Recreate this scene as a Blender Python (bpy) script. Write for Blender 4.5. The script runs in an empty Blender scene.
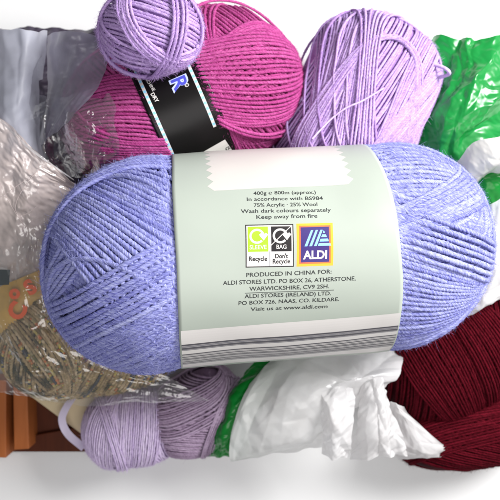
import bpy, math
import numpy as np
from mathutils import Vector

rng = np.random.default_rng(7)
S = 0.0006            # metres per working unit (one unit is one photo pixel at the height of the ball's axis)
D = 720.0             # camera height above the ball's axis
GROUND = -190.0
scene = bpy.context.scene
COL = scene.collection

# ------------------------------------------------------------------ world points
def W(px, py, z=0.0):
    k = (D - z) / D
    return np.array([(px - 250.0) * k, (250.0 - py) * k, z])

def proj(P):
    P = np.asarray(P, float)
    s = D / (D - P[..., 2])
    return np.stack([250 + P[..., 0] * s, 250 - P[..., 1] * s], -1)

# ------------------------------------------------------------------ noise
def _h(ix, iy, iz, seed):
    n = (ix * 374761393 + iy * 668265263 + iz * 2147483647 + seed * 144269504) & 0xffffffff
    n = ((n ^ (n >> 13)) * 1274126177) & 0xffffffff
    n = n ^ (n >> 16)
    return (n & 0xffff) / 65535.0

def vnoise(x, y, z=0.0, seed=0):
    x = np.asarray(x, float); y = np.asarray(y, float) + 0 * x; z = np.asarray(z, float) + 0 * x
    xi = np.floor(x).astype(np.int64); yi = np.floor(y).astype(np.int64); zi = np.floor(z).astype(np.int64)
    fx = x - xi; fy = y - yi; fz = z - zi
    fx = fx * fx * (3 - 2 * fx); fy = fy * fy * (3 - 2 * fy); fz = fz * fz * (3 - 2 * fz)
    r = 0
    for dx in (0, 1):
        for dy in (0, 1):
            for dz in (0, 1):
                w = (fx if dx else 1 - fx) * (fy if dy else 1 - fy) * (fz if dz else 1 - fz)
                r = r + w * _h(xi + dx, yi + dy, zi + dz, seed)
    return r * 2 - 1

def crumple(x, y, seed, scale=40.0, octaves=4, amp=6.0, ang=None, spread=3.14):
    r = np.random.default_rng(seed)
    h = np.zeros_like(x)
    for o in range(octaves):
        wx = x + scale * 0.45 * vnoise(x / scale * .9, y / scale * .9, o, seed)
        wy = y + scale * 0.45 * vnoise(x / scale * .9, y / scale * .9, o + 7.3, seed + 5)
        for k in range(3):
            t = (r.random() * math.pi) if ang is None else ang + (r.random() - .5) * spread
            ph = (wx * math.cos(t) + wy * math.sin(t)) / scale + r.random()
            tri = np.abs(ph - np.floor(ph) - 0.5) * 2
            m = np.clip(0.5 + 0.9 * vnoise(x / scale * .6, y / scale * .6, k * 3.1 + o, seed + 11 + k), 0, 1)
            h += amp * (tri - .5) * m
        scale *= .52; amp *= .5
    return h

def facet(x, y, seed, scale, ang=0.0, stretch=1.0, warp=.35):
    """creased-film relief: random heights joined by flat facets"""
    c, s_ = math.cos(ang), math.sin(ang)
    u = (x * c + y * s_) / (scale * stretch); v = (-x * s_ + y * c) / scale
    wu = u + warp * vnoise(u * .8, v * .8, 1.5, seed + 3); wv = v + warp * vnoise(u * .8, v * .8, 9.5, seed + 4)
    wu = wu + .5 * wv
    i = np.floor(wu).astype(np.int64); j = np.floor(wv).astype(np.int64); f = wu - i; g = wv - j
    H = lambda a, b: _h(a, b, a * 0 + 5, seed) * 2 - 1
    up = f > g
    return np.where(up, H(i, j) * (1 - f) + H(i + 1, j) * (f - g) + H(i + 1, j + 1) * g,
                    H(i, j) * (1 - g) + H(i, j + 1) * (g - f) + H(i + 1, j + 1) * f)

def creases(x, y, seed, scale=40., octaves=3, amp=5., ang=0.3, stretch=2.0, warp=.35, fall=.46):
    h = 0
    for o in range(octaves):
        h = h + amp * facet(x, y, seed + 17 * o, scale, ang + .5 * o * (-1) ** o, stretch, warp)
        scale *= .5; amp *= fall
    return h

# ------------------------------------------------------------------ mesh helpers
def mesh_np(name, V, F, mats, fmat=None, smooth=True, uv=None, attr=None):
    """V (n,3) in working units, F list/array of quads (m,4) or list of polygons"""
    me = bpy.data.meshes.new(name)
    V = np.asarray(V, np.float32) * S
    if isinstance(F, np.ndarray):
        m, k = F.shape
        loops = F.reshape(-1).astype(np.int32)
        starts = (np.arange(m) * k).astype(np.int32)
    else:
        lens = np.array([len(f) for f in F], np.int32)
        loops = np.concatenate([np.asarray(f, np.int32) for f in F])
        starts = np.concatenate([[0], np.cumsum(lens)[:-1]]).astype(np.int32)
        m = len(F)
    me.vertices.add(len(V)); me.vertices.foreach_set('co', V.reshape(-1))
    me.loops.add(len(loops)); me.loops.foreach_set('vertex_index', loops)
    me.polygons.add(m); me.polygons.foreach_set('loop_start', starts)
    for mt in mats:
        me.materials.append(mt)
    if fmat is not None:
        me.polygons.foreach_set('material_index', np.asarray(fmat, np.int32))
    me.polygons.foreach_set('use_smooth', np.full(m, smooth, bool))
    if uv is not None:
        l = me.uv_layers.new(name='fib')
        l.data.foreach_set('uv', np.asarray(uv, np.float32)[loops].reshape(-1))
    if attr is not None:
        for an, av in attr.items():
            a = me.attributes.new(an, 'FLOAT', 'POINT')
            a.data.foreach_set('value', np.asarray(av, np.float32))
    me.update(calc_edges=True)
    me.validate()
    return me

def obj(name, me, parent=None):
    o = bpy.data.objects.new(name, me); COL.objects.link(o)
    if parent is not None:
        o.parent = parent
        o.matrix_parent_inverse = parent.matrix_basis.inverted()
    return o

def thing(name, label, cat, at, group=None):
    o = bpy.data.objects.new(name, None); COL.objects.link(o)
    o.location = Vector([float(c) * S for c in at]); o.empty_display_size = 0.01
    o['label'] = label; o['category'] = cat
    if group: o['group'] = group
    return o

def tag(o, label, cat, group=None):
    o['label'] = label; o['category'] = cat
    if group: o['group'] = group
    return o

# ------------------------------------------------------------------ materials
def lin(r, g, b):
    f = lambda c: (c / 255 / 12.92) if c / 255 <= .04045 else ((c / 255 + .055) / 1.055) ** 2.4
    return (f(r), f(g), f(b), 1.0)

def newmat(name):
    m = bpy.data.materials.new(name); m.use_nodes = True
    nt = m.node_tree; nt.nodes.clear()
    out = nt.nodes.new('ShaderNodeOutputMaterial')
    return m, nt, out

def N(nt, t, **kw):
    n = nt.nodes.new(t)
    for k, v in kw.items():
        if k in n.inputs: n.inputs[k].default_value = v
        else: setattr(n, k, v)
    return n

def yarn_mat(name, dark, base, light, speck=None, sheen=.35):
    m, nt, out = newmat(name); L = nt.links.new
    uv = N(nt, 'ShaderNodeUVMap', uv_map='fib')
    n1 = N(nt, 'ShaderNodeTexNoise', Scale=1.0, Detail=3.0, Roughness=.65)
    L(uv.outputs[0], n1.inputs['Vector'])
    at = N(nt, 'ShaderNodeAttribute', attribute_name='tone')
    mx = N(nt, 'ShaderNodeMath', operation='MULTIPLY_ADD'); mx.inputs[1].default_value = .22
    L(at.outputs['Fac'], mx.inputs[0]); L(n1.outputs['Fac'], mx.inputs[2])
    cr = N(nt, 'ShaderNodeValToRGB')
    e = cr.color_ramp.elements
    e[0].position = .33; e[0].color = dark
    e[1].position = .68; e[1].color = light
    k = e.new(.5); k.color = base
    L(mx.outputs[0], cr.inputs[0])
    col = cr.outputs[0]
    if speck:
        sp = N(nt, 'ShaderNodeAttribute', attribute_name='along')
        cr2 = N(nt, 'ShaderNodeValToRGB'); cr2.color_ramp.interpolation = 'LINEAR'
        el = cr2.color_ramp.elements
        el[0].position = 0; el[0].color = speck[0][1]
        el[1].position = speck[1][0]; el[1].color = speck[1][1]
        for p_, c_ in speck[2:]:
            q_ = el.new(p_); q_.color = c_
        L(sp.outputs['Fac'], cr2.inputs[0])
        mm = N(nt, 'ShaderNodeMix', data_type='RGBA', blend_type='MULTIPLY')
        mm.inputs[0].default_value = 1.0
        L(cr2.outputs[0], mm.inputs[6]); L(col, mm.inputs[7]); col = mm.outputs[2]
    b = N(nt, 'ShaderNodeBsdfPrincipled', Roughness=.85)
    b.inputs['Specular IOR Level'].default_value = .06
    b.inputs['Sheen Weight'].default_value = sheen
    b.inputs['Sheen Roughness'].default_value = .5
    L(col, b.inputs['Base Color'])
    L(col, b.inputs['Sheen Tint'])
    bp = N(nt, 'ShaderNodeBump', Strength=.5, Distance=.0006)
    L(n1.outputs['Fac'], bp.inputs['Height']); L(bp.outputs[0], b.inputs['Normal'])
    L(b.outputs[0], out.inputs[0])
    return m

def paint(name, col, rough=.45, spec=.4, var=.05, scale=60.0, bump=0.0, coat=0.0, metallic=0.0):
    m, nt, out = newmat(name); L = nt.links.new
    tc = N(nt, 'ShaderNodeTexCoord')
    n = N(nt, 'ShaderNodeTexNoise', Scale=scale, Detail=5.0)
    L(tc.outputs['Object'], n.inputs['Vector'])
    mp = N(nt, 'ShaderNodeMapRange'); mp.inputs[1].default_value = .3; mp.inputs[2].default_value = .7
    mp.inputs[3].default_value = 1 - var; mp.inputs[4].default_value = 1 + var
    L(n.outputs['Fac'], mp.inputs[0])
    hs = N(nt, 'ShaderNodeHueSaturation'); hs.inputs['Color'].default_value = col
    L(mp.outputs[0], hs.inputs['Value'])
    b = N(nt, 'ShaderNodeBsdfPrincipled', Roughness=rough)
    b.inputs['Specular IOR Level'].default_value = spec
    b.inputs['Coat Weight'].default_value = coat; b.inputs['Coat Roughness'].default_value = .25
    L(hs.outputs[0], b.inputs['Base Color'])
    if bump:
        bp = N(nt, 'ShaderNodeBump', Strength=bump, Distance=.0005)
        L(n.outputs['Fac'], bp.inputs['Height']); L(bp.outputs[0], b.inputs['Normal'])
    L(b.outputs[0], out.inputs[0])
    return m

def bag_mat(name, col, trans=.3, rough=.28, col2=None, opacity=1.0, spec=.5, var=.08):
    m, nt, out = newmat(name); L = nt.links.new
    tc = N(nt, 'ShaderNodeTexCoord')
    n = N(nt, 'ShaderNodeTexNoise', Scale=45.0, Detail=4.0)
    L(tc.outputs['Object'], n.inputs['Vector'])
    mp = N(nt, 'ShaderNodeMix', data_type='RGBA')
    mp.inputs[6].default_value = col
    mp.inputs[7].default_value = col2 or tuple(c * (1 - var * 2) for c in col[:3]) + (1,)
    L(n.outputs['Fac'], mp.inputs[0])
    b = N(nt, 'ShaderNodeBsdfPrincipled', Roughness=rough)
    b.inputs['Specular IOR Level'].default_value = spec
    L(mp.outputs[2], b.inputs['Base Color'])
    n2 = N(nt, 'ShaderNodeTexNoise', Scale=70.0, Detail=2.0, Distortion=1.2)
    L(tc.outputs['Object'], n2.inputs['Vector'])
    bp = N(nt, 'ShaderNodeBump', Strength=.08, Distance=.0012)
    L(n2.outputs['Fac'], bp.inputs['Height']); L(bp.outputs[0], b.inputs['Normal'])
    t = N(nt, 'ShaderNodeBsdfTranslucent'); L(mp.outputs[2], t.inputs[0])
    ms = N(nt, 'ShaderNodeMixShader'); ms.inputs[0].default_value = trans
    L(b.outputs[0], ms.inputs[1]); L(t.outputs[0], ms.inputs[2])
    sh = ms.outputs[0]
    if opacity < 1:
        tr = N(nt, 'ShaderNodeBsdfTransparent')
        m2 = N(nt, 'ShaderNodeMixShader'); m2.inputs[0].default_value = opacity
        L(tr.outputs[0], m2.inputs[1]); L(sh, m2.inputs[2]); sh = m2.outputs[0]
    L(sh, out.inputs[0])
    return m

def film_mat(name, haze_lo, haze_hi, col, rough=.12, bump=.25, tint=(1, 1, 1, 1), nscale=22.0, gl=1.0):
    """clear polythene: see-through, milky in places, glossy on the folds"""
    m, nt, out = newmat(name); L = nt.links.new
    tc = N(nt, 'ShaderNodeTexCoord')
    n = N(nt, 'ShaderNodeTexNoise', Scale=nscale, Detail=5.0, Distortion=1.0)
    L(tc.outputs['Object'], n.inputs['Vector'])
    mr = N(nt, 'ShaderNodeMapRange'); mr.inputs[1].default_value = .35; mr.inputs[2].default_value = .68
    mr.inputs[3].default_value = haze_lo; mr.inputs[4].default_value = haze_hi
    L(n.outputs['Fac'], mr.inputs[0])
    tr = N(nt, 'ShaderNodeBsdfTransparent', Color=tint)
    df = N(nt, 'ShaderNodeBsdfDiffuse', Color=col)
    tl = N(nt, 'ShaderNodeBsdfTranslucent', Color=col)
    dm = N(nt, 'ShaderNodeMixShader'); dm.inputs[0].default_value = .4
    L(df.outputs[0], dm.inputs[1]); L(tl.outputs[0], dm.inputs[2])
    m1 = N(nt, 'ShaderNodeMixShader')
    L(mr.outputs[0], m1.inputs[0]); L(tr.outputs[0], m1.inputs[1]); L(dm.outputs[0], m1.inputs[2])
    gls = N(nt, 'ShaderNodeBsdfGlossy', Roughness=rough); gls.inputs['Color'].default_value = (1, 1, 1, 1)
    n2 = N(nt, 'ShaderNodeTexNoise', Scale=90.0, Detail=2.0, Distortion=1.5)
    L(tc.outputs['Object'], n2.inputs['Vector'])
    bp = N(nt, 'ShaderNodeBump', Strength=bump, Distance=.002)
    L(n2.outputs['Fac'], bp.inputs['Height']); L(bp.outputs[0], gls.inputs['Normal'])
    fr = N(nt, 'ShaderNodeLayerWeight', Blend=.5); L(bp.outputs[0], fr.inputs['Normal'])
    pw_ = N(nt, 'ShaderNodeMath', operation='POWER'); pw_.inputs[1].default_value = 3.0
    L(fr.outputs['Facing'], pw_.inputs[0])
    mu = N(nt, 'ShaderNodeMath', operation='MULTIPLY_ADD', use_clamp=True); mu.inputs[1].default_value = .7 * gl; mu.inputs[2].default_value = .09 * gl
    L(pw_.outputs[0], mu.inputs[0])
    m2 = N(nt, 'ShaderNodeMixShader')
    L(mu.outputs[0], m2.inputs[0]); L(m1.outputs[0], m2.inputs[1]); L(gls.outputs[0], m2.inputs[2])
    L(m2.outputs[0], out.inputs[0])
    return m

def wood_mat(name, dark, light):
    m, nt, out = newmat(name); L = nt.links.new
    tc = N(nt, 'ShaderNodeTexCoord')
    mp = N(nt, 'ShaderNodeMapping'); mp.inputs['Scale'].default_value = (60, 6, 60)
    L(tc.outputs['Object'], mp.inputs[0])
    n = N(nt, 'ShaderNodeTexNoise', Scale=3.0, Detail=6.0, Distortion=.8)
    L(mp.outputs[0], n.inputs['Vector'])
    mx = N(nt, 'ShaderNodeMix', data_type='RGBA'); mx.inputs[6].default_value = dark; mx.inputs[7].default_value = light
    L(n.outputs['Fac'], mx.inputs[0])
    b = N(nt, 'ShaderNodeBsdfPrincipled', Roughness=.5); b.inputs['Specular IOR Level'].default_value = .2
    L(mx.outputs[2], b.inputs['Base Color']); L(b.outputs[0], out.inputs[0])
    return m

# ------------------------------------------------------------------ yarn
class Ball:
    def __init__(s, centre, axis, R, L, p=4.0, q=2.1, shear=0.0):
        s.o = np.asarray(centre, float)
        a = np.asarray(axis, float); a /= np.linalg.norm(a)
        b = np.array([-a[1], a[0], 0.0]); b /= np.linalg.norm(b)
        c = np.cross(a, b)
        if c[2] < 0: c = -c; b = -b
        s.M = np.stack([a, b, c], 1)
        s.R, s.L, s.p, s.q, s.sh = R, L, p, q, shear
    def loc(s, P): return (np.asarray(P) - s.o) @ s.M
    def wor(s, p): return np.asarray(p) @ s.M.T + s.o
    def F(s, p):
        t = p[..., 0] / s.L
        b = p[..., 1] - s.sh * t * np.abs(t)
        return np.abs(t) ** s.p + (np.hypot(b, p[..., 2]) / s.R) ** s.q - 1
    def nrm(s, p):
        e = .05; g = np.stack([s.F(p + e * np.eye(3)[i]) - s.F(p - e * np.eye(3)[i]) for i in range(3)], -1)
        return g / np.maximum(np.linalg.norm(g, axis=-1, keepdims=True), 1e-9)
    def hit(s, px, py):
        """local surface point under a line of sight (nearest approach if it misses)"""
        cam = np.array([0, 0, D]); d = W(px, py, 0) - cam
        t = np.linspace(.6, 1.5, 1500)
        P = s.loc(cam + t[:, None] * d); f = s.F(P)
        i = np.argmax(f < 0) if (f < 0).any() else int(np.argmin(f))
        return P[i]

def loop(ball, P, n, k=420):
    n = n / np.linalg.norm(n)
    o = n * (n @ P)
    o2 = o + 0.0
    if ball.F(o2) > -0.02:
        o2 = P - (P - o) * .3 if ball.F(P - (P - o) * .3) < -.005 else None
        if o2 is None: return None
    e1 = np.cross(n, [0, 0, 1.0])
    if np.linalg.norm(e1) < 1e-3: e1 = np.array([1.0, 0, 0])
    e1 /= np.linalg.norm(e1); e2 = np.cross(n, e1)
    th = np.linspace(0, 2 * np.pi, k, endpoint=False)
    d = np.cos(th)[:, None] * e1 + np.sin(th)[:, None] * e2
    lo = np.zeros(k); hi = np.full(k, ball.L + ball.R)
    for _ in range(26):
        mid = (lo + hi) / 2
        ins = ball.F(o2 + mid[:, None] * d) < 0
        lo = np.where(ins, mid, lo); hi = np.where(ins, hi, mid)
    return o2 + lo[:, None] * d

class Winder:
    """collects yarn strands of one ball and makes ONE mesh of them"""
    def __init__(s, ball, r=3.1, plies=3, pitch=17.0, n=10, step=1.2, depth=.17):
        s.b, s.r, s.plies, s.pitch, s.n, s.step, s.depth = ball, r, plies, pitch, n, step, depth
        s.V = []; s.Fc = []; s.UV = []; s.tone = []; s.along = []; s.nv = 0
        s.samples = []
    def add(s, pts, nor, r=None, tone=None, wob=.6):
        r = r or s.r
        seg = np.linalg.norm(np.diff(pts, axis=0), axis=1); cum = np.concatenate([[0], np.cumsum(seg)])
        if cum[-1] < 3 * s.step: return
        m = max(5, int(cum[-1] / s.step)); t = np.linspace(0, cum[-1], m)
        P = np.stack([np.interp(t, cum, pts[:, i]) for i in range(3)], 1)
        Nn = np.stack([np.interp(t, cum, nor[:, i]) for i in range(3)], 1)
        sd = rng.random() * 1000
        T = np.gradient(P, axis=0); T /= np.maximum(np.linalg.norm(T, axis=1, keepdims=True), 1e-9)
        Nn -= T * (Nn * T).sum(1, keepdims=True); Nn /= np.maximum(np.linalg.norm(Nn, axis=1, keepdims=True), 1e-9)
        B = np.cross(T, Nn)
        w1 = vnoise(t / 26 + sd, t * 0 + sd, 0, 3); w2 = vnoise(t / 19 + sd, t * 0 + sd, 5, 4)
        P = P + B * (w1 * wob)[:, None] + Nn * (w2 * wob * .7)[:, None]
        th = np.linspace(0, 2 * np.pi, s.n, endpoint=False)
        tw = 2 * np.pi * t / s.pitch * (1 + 0 * t) + sd + 1.2 * vnoise(t / 40 + sd, t * 0, 0, 9)
        rad = r * (1 + .15 * vnoise(t / 9 + sd, t * 0, 2, 6))
        end = np.clip(np.minimum(t, t[-1] - t) / (1.5 * r), 0, 1) ** .5
        rr = (rad * end)[:, None] * (1 - s.depth + s.depth * np.cos(s.plies * (th[None] - tw[:, None])))
        V = P[:, None] + rr[..., None] * (np.cos(th)[None, :, None] * Nn[:, None] * .95 + np.sin(th)[None, :, None] * B[:, None])
        V = s.b.wor(V.reshape(-1, 3))
        i = np.arange(m - 1)[:, None] * s.n; j = np.arange(s.n)[None]; j2 = (j + 1) % s.n
        Fq = np.stack([i + j, i + j2, i + s.n + j2, i + s.n + j], -1).reshape(-1, 4) + s.nv
        u = (t[:, None] * .16 + sd + 0 * th[None]); v = 1.3 * (np.cos(th[None] - tw[:, None])) + .5 * sd
        v2 = 1.3 * np.sin(th[None] - tw[:, None])
        s.V.append(V); s.Fc.append(Fq); s.UV.append(np.stack([u + v2, v * 1.5], -1).reshape(-1, 2))
        tn = rng.normal() * .18 if tone is None else tone
        s.tone.append(np.full(m * s.n, tn))
        al = (.5 + .62 * vnoise(t / 20 + sd, t * 0 + sd * 3, 1, 21))
        al = np.clip(al + .05 * vnoise(t / 2.5 + sd, t * 0, 4, 22), 0, .999)
        s.along.append(np.repeat(al, s.n))
        s.nv += m * s.n
        s.samples.append((P, Nn, T, r))
    def strand(s, pts, nor, keep, lift, **kw):
        k = len(pts)
        if keep.all():
            idx = [np.concatenate([np.arange(k), [0]])]
        else:
            st = np.argmax(~keep); o = np.roll(np.arange(k), -st); kk = keep[o]
            idx = []; cur = []
            for a, b in zip(o, kk):
                if b: cur.append(a)
                elif cur: idx.append(np.array(cur)); cur = []
            if cur: idx.append(np.array(cur))
        for ii in idx:
            if len(ii) < 4: continue
            lf = lift(pts[ii]) if callable(lift) else np.full(len(ii), lift)
            s.add(pts[ii] + nor[ii] * lf[:, None], nor[ii], **kw)
    def plane(s, P, n, lift=0.0, clip=None, cmin=-55, **kw):
        L = loop(s.b, P, n)
        if L is None: return
        nor = s.b.nrm(L)
        keep = L[:, 2] > cmin
        if clip is not None: keep &= clip(L)
        s.strand(L, nor, keep, lift, **kw)
    def family(s, n, span=.97, gap=.95, lift=0.0, jit=.25, **kw):
        """parallel windings over the whole ball; n in the ball's own frame"""
        n = np.asarray(n, float); n /= np.linalg.norm(n)
        ext = math.sqrt((s.b.L * n[0]) ** 2 + (s.b.R * n[1]) ** 2 + (s.b.R * n[2]) ** 2) * span
        d = 2 * s.r * gap; k = int(2 * ext / d)
        for i in range(k):
            off = -ext + d * (i + .5) + rng.normal() * jit * s.r * .3
            s.plane(n * off, n + rng.normal(size=3) * .01, lift, **kw)
    def band(s, A, Bq, lift=0.0, gap=.93, count=None, clip=None, lean=(0, 0), **kw):
        """windings between two guide lines, each two or three sight points on the ball"""
        A = [s.b.hit(*p) for p in A]; Bq = [s.b.hit(*p) for p in Bq]
        sp = max(np.linalg.norm(a - b) for a, b in zip(A, Bq))
        k = count or max(2, int(sp / (2 * s.r * gap)))
        cam = s.b.loc(np.array([0, 0, D]))
        for i in range(k):
            f = i / (k - 1) if k > 1 else 0
            f += rng.normal() * .08 / k
            P = [a * (1 - f) + b * f for a, b in zip(A, Bq)]
            if len(P) == 3: n = np.cross(P[1] - P[0], P[2] - P[0])
            else:
                v = cam - P[0]; v = v / np.linalg.norm(v) + np.array([lean[0], lean[1], 0])
                n = np.cross(P[1] - P[0], v)
            if np.linalg.norm(n) < 1e-6: continue
            s.plane(P[0], n, lift + rng.normal() * .25 if not callable(lift) else lift, clip, **kw)
    def fuzz(s, count, length=(5, 14), w=.22, out=.55, avoid=None):
        P = np.concatenate([q[0] for q in s.samples]); Nn = np.concatenate([q[1] for q in s.samples]); T = np.concatenate([q[2] for q in s.samples])
        ok = np.arange(len(P))
        if avoid is not None: ok = np.nonzero((P[:, 0] < avoid[0] - 7) | (P[:, 0] > avoid[1] + 7))[0]
        i = rng.choice(ok, size=count); P, n, t = P[i], Nn[i], T[i]; b = np.cross(t, n)
        unit = lambda v: v / np.maximum(np.linalg.norm(v, axis=1, keepdims=True), 1e-9)
        a = rng.normal(size=(count, 1)) * .7
        nn = n * np.cos(a) + b * np.sin(a); p0 = P + nn * s.r * .8
        d = unit(t * (rng.choice([-1, 1], size=(count, 1)) * (.5 + rng.random((count, 1)))) + nn * out * rng.random((count, 1)) * 1.6 + rng.normal(size=(count, 3)) * .35)
        cv = rng.normal(size=(count, 3)) * .5 - nn * .25 * rng.random((count, 1)); ln = rng.uniform(*length, size=(count, 1))
        side = unit(np.cross(d, rng.normal(size=(count, 3)))); k = 5
        u = np.linspace(0, 1, k)[None, :, None]
        c = p0[:, None] + d[:, None] * ln[:, None] * u + cv[:, None] * ln[:, None] * u * u * .6
        ww = w * (1 - .6 * u)
        V = np.stack([c - side[:, None] * ww, c + side[:, None] * ww], 2).reshape(-1, 3)
        o = (s.nv + np.arange(count) * 2 * k)[:, None] + 2 * np.arange(k - 1)[None]
        Fq = np.stack([o, o + 1, o + 3, o + 2], -1).reshape(-1, 4)
        s.V.append(s.b.wor(V)); s.Fc.append(Fq); s.UV.append((rng.random((count, 1, 2)) * 50).repeat(2 * k, 1).reshape(-1, 2))
        s.tone.append(np.full(len(V), .05)); s.along.append(rng.random(count).repeat(2 * k)); s.nv += len(V)
    def core(s, shrink=2.0):
        t = np.sin(np.linspace(-np.pi / 2, np.pi / 2, 40)) * .9999; f = np.linspace(0, 2 * np.pi, 64, endpoint=False)
        Tm, Fi = np.meshgrid(t, f, indexing='ij'); b = s.b
        r = (b.R - shrink) * np.clip(1 - np.abs(Tm) ** b.p, 0, 1) ** (1 / b.q)
        V = np.stack([Tm * (b.L - shrink), r * np.sin(Fi) + b.sh * Tm * np.abs(Tm), r * np.cos(Fi)], -1).reshape(-1, 3)
        i = np.arange(39)[:, None] * 64; j = np.arange(64)[None]; j2 = (j + 1) % 64
        Fq = np.stack([i + j, i + j2, i + 64 + j2, i + 64 + j], -1).reshape(-1, 4) + s.nv
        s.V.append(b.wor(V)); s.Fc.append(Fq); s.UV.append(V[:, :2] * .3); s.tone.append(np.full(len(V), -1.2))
        s.along.append(np.full(len(V), .1)); s.nv += len(V)
    def build(s, name, mat, parent=None):
        me = mesh_np(name, np.concatenate(s.V), np.concatenate(s.Fc), [mat], uv=np.concatenate(s.UV),
                     attr={'tone': np.concatenate(s.tone), 'along': np.concatenate(s.along)})
        return obj(name, me, parent)

# ------------------------------------------------------------------ paper sleeves with printing
class Sleeve:
    def __init__(s, ball, R0, R1=None, wave=.5, seed=1):
        s.b = ball; s.R0 = R0; s.R1 = R0 if R1 is None else R1; s.wave = wave; s.seed = seed; s.u0, s.u1 = -100., 100.
    def rad(s, u, f):
        k = np.clip((u - s.u0) / (s.u1 - s.u0), 0, 1)
        return s.R0 * (1 - k) + s.R1 * k + s.wave * vnoise(u / 45., f * 2.2, 0, s.seed)
    def loc(s, u, f, lift=0.0):
        r = s.rad(u, f) + lift; t = u / s.b.L
        return np.stack([u + 0 * f, r * np.sin(f) + s.b.sh * t * np.abs(t), r * np.cos(f)], -1)
    def at(s, u, f, lift=0.0): return s.b.wor(s.loc(np.asarray(u, float), np.asarray(f, float), lift))
    def inv(s, px, py):
        x = np.array([0., math.asin(np.clip((s.b.loc(W(px, py, s.b.o[2] + s.R0 * .8))[1]) / s.R0, -.98, .98))])
        tgt = np.array([px, py], float)
        for _ in range(30):
            f0 = proj(s.at(x[0], x[1])); J = np.stack([(proj(s.at(x[0] + 1, x[1])) - f0), (proj(s.at(x[0], x[1] + .01)) - f0) / .01], 1)
            try: dx = np.linalg.solve(J, tgt - f0)
            except np.linalg.LinAlgError: break
            x = x + np.clip(dx, [-30, -.2], [30, .2]); x[1] = np.clip(x[1], -1.6, 1.6)
        return x

class Print:
    """flat printed shapes laid on a sleeve; ONE mesh"""
    def __init__(s, sl, T): s.sl, s.T = sl, T; s.V = []; s.F = []; s.M = []
    def _add(s, xy, faces, mat, lift):
        o = sum(len(v) for v in s.V)
        u, f = s.T(np.asarray(xy, float))
        s.V.append(s.sl.at(u, f, lift * .22)); s.F += [[i + o for i in fc] for fc in faces]; s.M += [mat] * len(faces)
    def rect(s, x0, y0, x1, y1, mat, lift=.3, step=2.5):
        nx = max(1, int(abs(x1 - x0) / step)); ny = max(1, int(abs(y1 - y0) / step))
        X, Y = np.meshgrid(np.linspace(x0, x1, nx + 1), np.linspace(y0, y1, ny + 1))
        xy = np.stack([X, Y], -1).reshape(-1, 2)
        s._add(xy, [(j * (nx + 1) + i, j * (nx + 1) + i + 1, (j + 1) * (nx + 1) + i + 1, (j + 1) * (nx + 1) + i) for j in range(ny) for i in range(nx)], mat, lift)
    def quad(s, c, mat, lift=.3, n=6):
        c = np.asarray(c, float); k = np.linspace(0, 1, n + 1)
        xy = [(c[0] * (1 - a) + c[1] * a) * (1 - b) + (c[3] * (1 - a) + c[2] * a) * b for b in k for a in k]
        s._add(xy, [(j * (n + 1) + i, j * (n + 1) + i + 1, (j + 1) * (n + 1) + i + 1, (j + 1) * (n + 1) + i) for j in range(n) for i in range(n)], mat, lift)
    def arc(s, cx, cy, r, w, a0, a1, mat, lift=.6, n=36):
        a = np.linspace(math.radians(a0), math.radians(a1), n + 1)
        xy = np.concatenate([np.stack([cx + (r - w / 2) * np.cos(a), cy + (r - w / 2) * np.sin(a)], 1), np.stack([cx + (r + w / 2) * np.cos(a), cy + (r + w / 2) * np.sin(a)], 1)])
        s._add(xy, [(i, i + 1, n + 2 + i, n + 1 + i) for i in range(n)], mat, lift)
    def poly(s, xy, mat, lift=.6): s._add(xy, [list(range(len(xy)))], mat, lift)
    def text(s, body, x, y, mat, lift=.7, width=None, height=None, bold=0.0, rot=0.0, align='C', shear=0.0):
        """x,y is the middle (or left end) of the baseline"""
        V, Fc = text_mesh(body, bold, shear)
        w = V[:, 0].max() - V[:, 0].min(); capn = .70
        sx = width / w if width else None; sy = height / capn if height else sx
        if sx is None: sx = sy
        q = V.copy(); q[:, 0] = (q[:, 0] - q[:, 0].min()) * sx; q[:, 1] *= sy
        if align == 'C': q[:, 0] -= w * sx / 2
        c, sn = math.cos(rot), math.sin(rot)
        q = np.stack([q[:, 0] * c - q[:, 1] * sn + x, q[:, 0] * sn + q[:, 1] * c + y], 1)
        s._add(q, Fc, mat, lift)
    def build(s, name, mats, parent):
        me = mesh_np(name, np.concatenate(s.V), s.F, mats, fmat=s.M, smooth=False)
        return obj(name, me, parent)

_tc = {}
def text_mesh(body, bold=0.0, shear=0.0):
    k = (body, bold, shear)
    if k not in _tc:
        cu = bpy.data.curves.new('lettering', 'FONT'); cu.body = body; cu.offset = bold; cu.shear = shear; cu.resolution_u = 3
        o = bpy.data.objects.new('lettering', cu); COL.objects.link(o)
        dg = bpy.context.evaluated_depsgraph_get(); dg.update()
        me = bpy.data.meshes.new_from_object(o.evaluated_get(dg))
        V = np.array([v.co[:2] for v in me.vertices]); Fc = [list(p.vertices) for p in me.polygons]
        bpy.data.objects.remove(o); bpy.data.curves.remove(cu); bpy.data.meshes.remove(me)
        _tc[k] = (V, Fc)
    return _tc[k]

# ------------------------------------------------------------------ draped sheets
def cr_interp(C, n):
    """Catmull-Rom through rows of C (k,...) sampled at n points"""
    k = len(C); t = np.linspace(0, k - 1, n); i = np.clip(np.floor(t).astype(int), 0, k - 2); f = (t - i)
    f = f.reshape((-1,) + (1,) * (C.ndim - 1))
    g = lambda j: np.where((j < 0).reshape(f.shape), 2 * C[0] - C[1], np.where((j > k - 1).reshape(f.shape), 2 * C[-1] - C[-2], C[np.clip(j, 0, k - 1)]))
    p0, p1, p2, p3 = g(i - 1), C[i], C[i + 1], g(i + 2)
    return .5 * ((2 * p1) + (-p0 + p2) * f + (2 * p0 - 5 * p1 + 4 * p2 - p3) * f * f + (-p0 + 3 * p1 - 3 * p2 + p3) * f ** 3)

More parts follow.
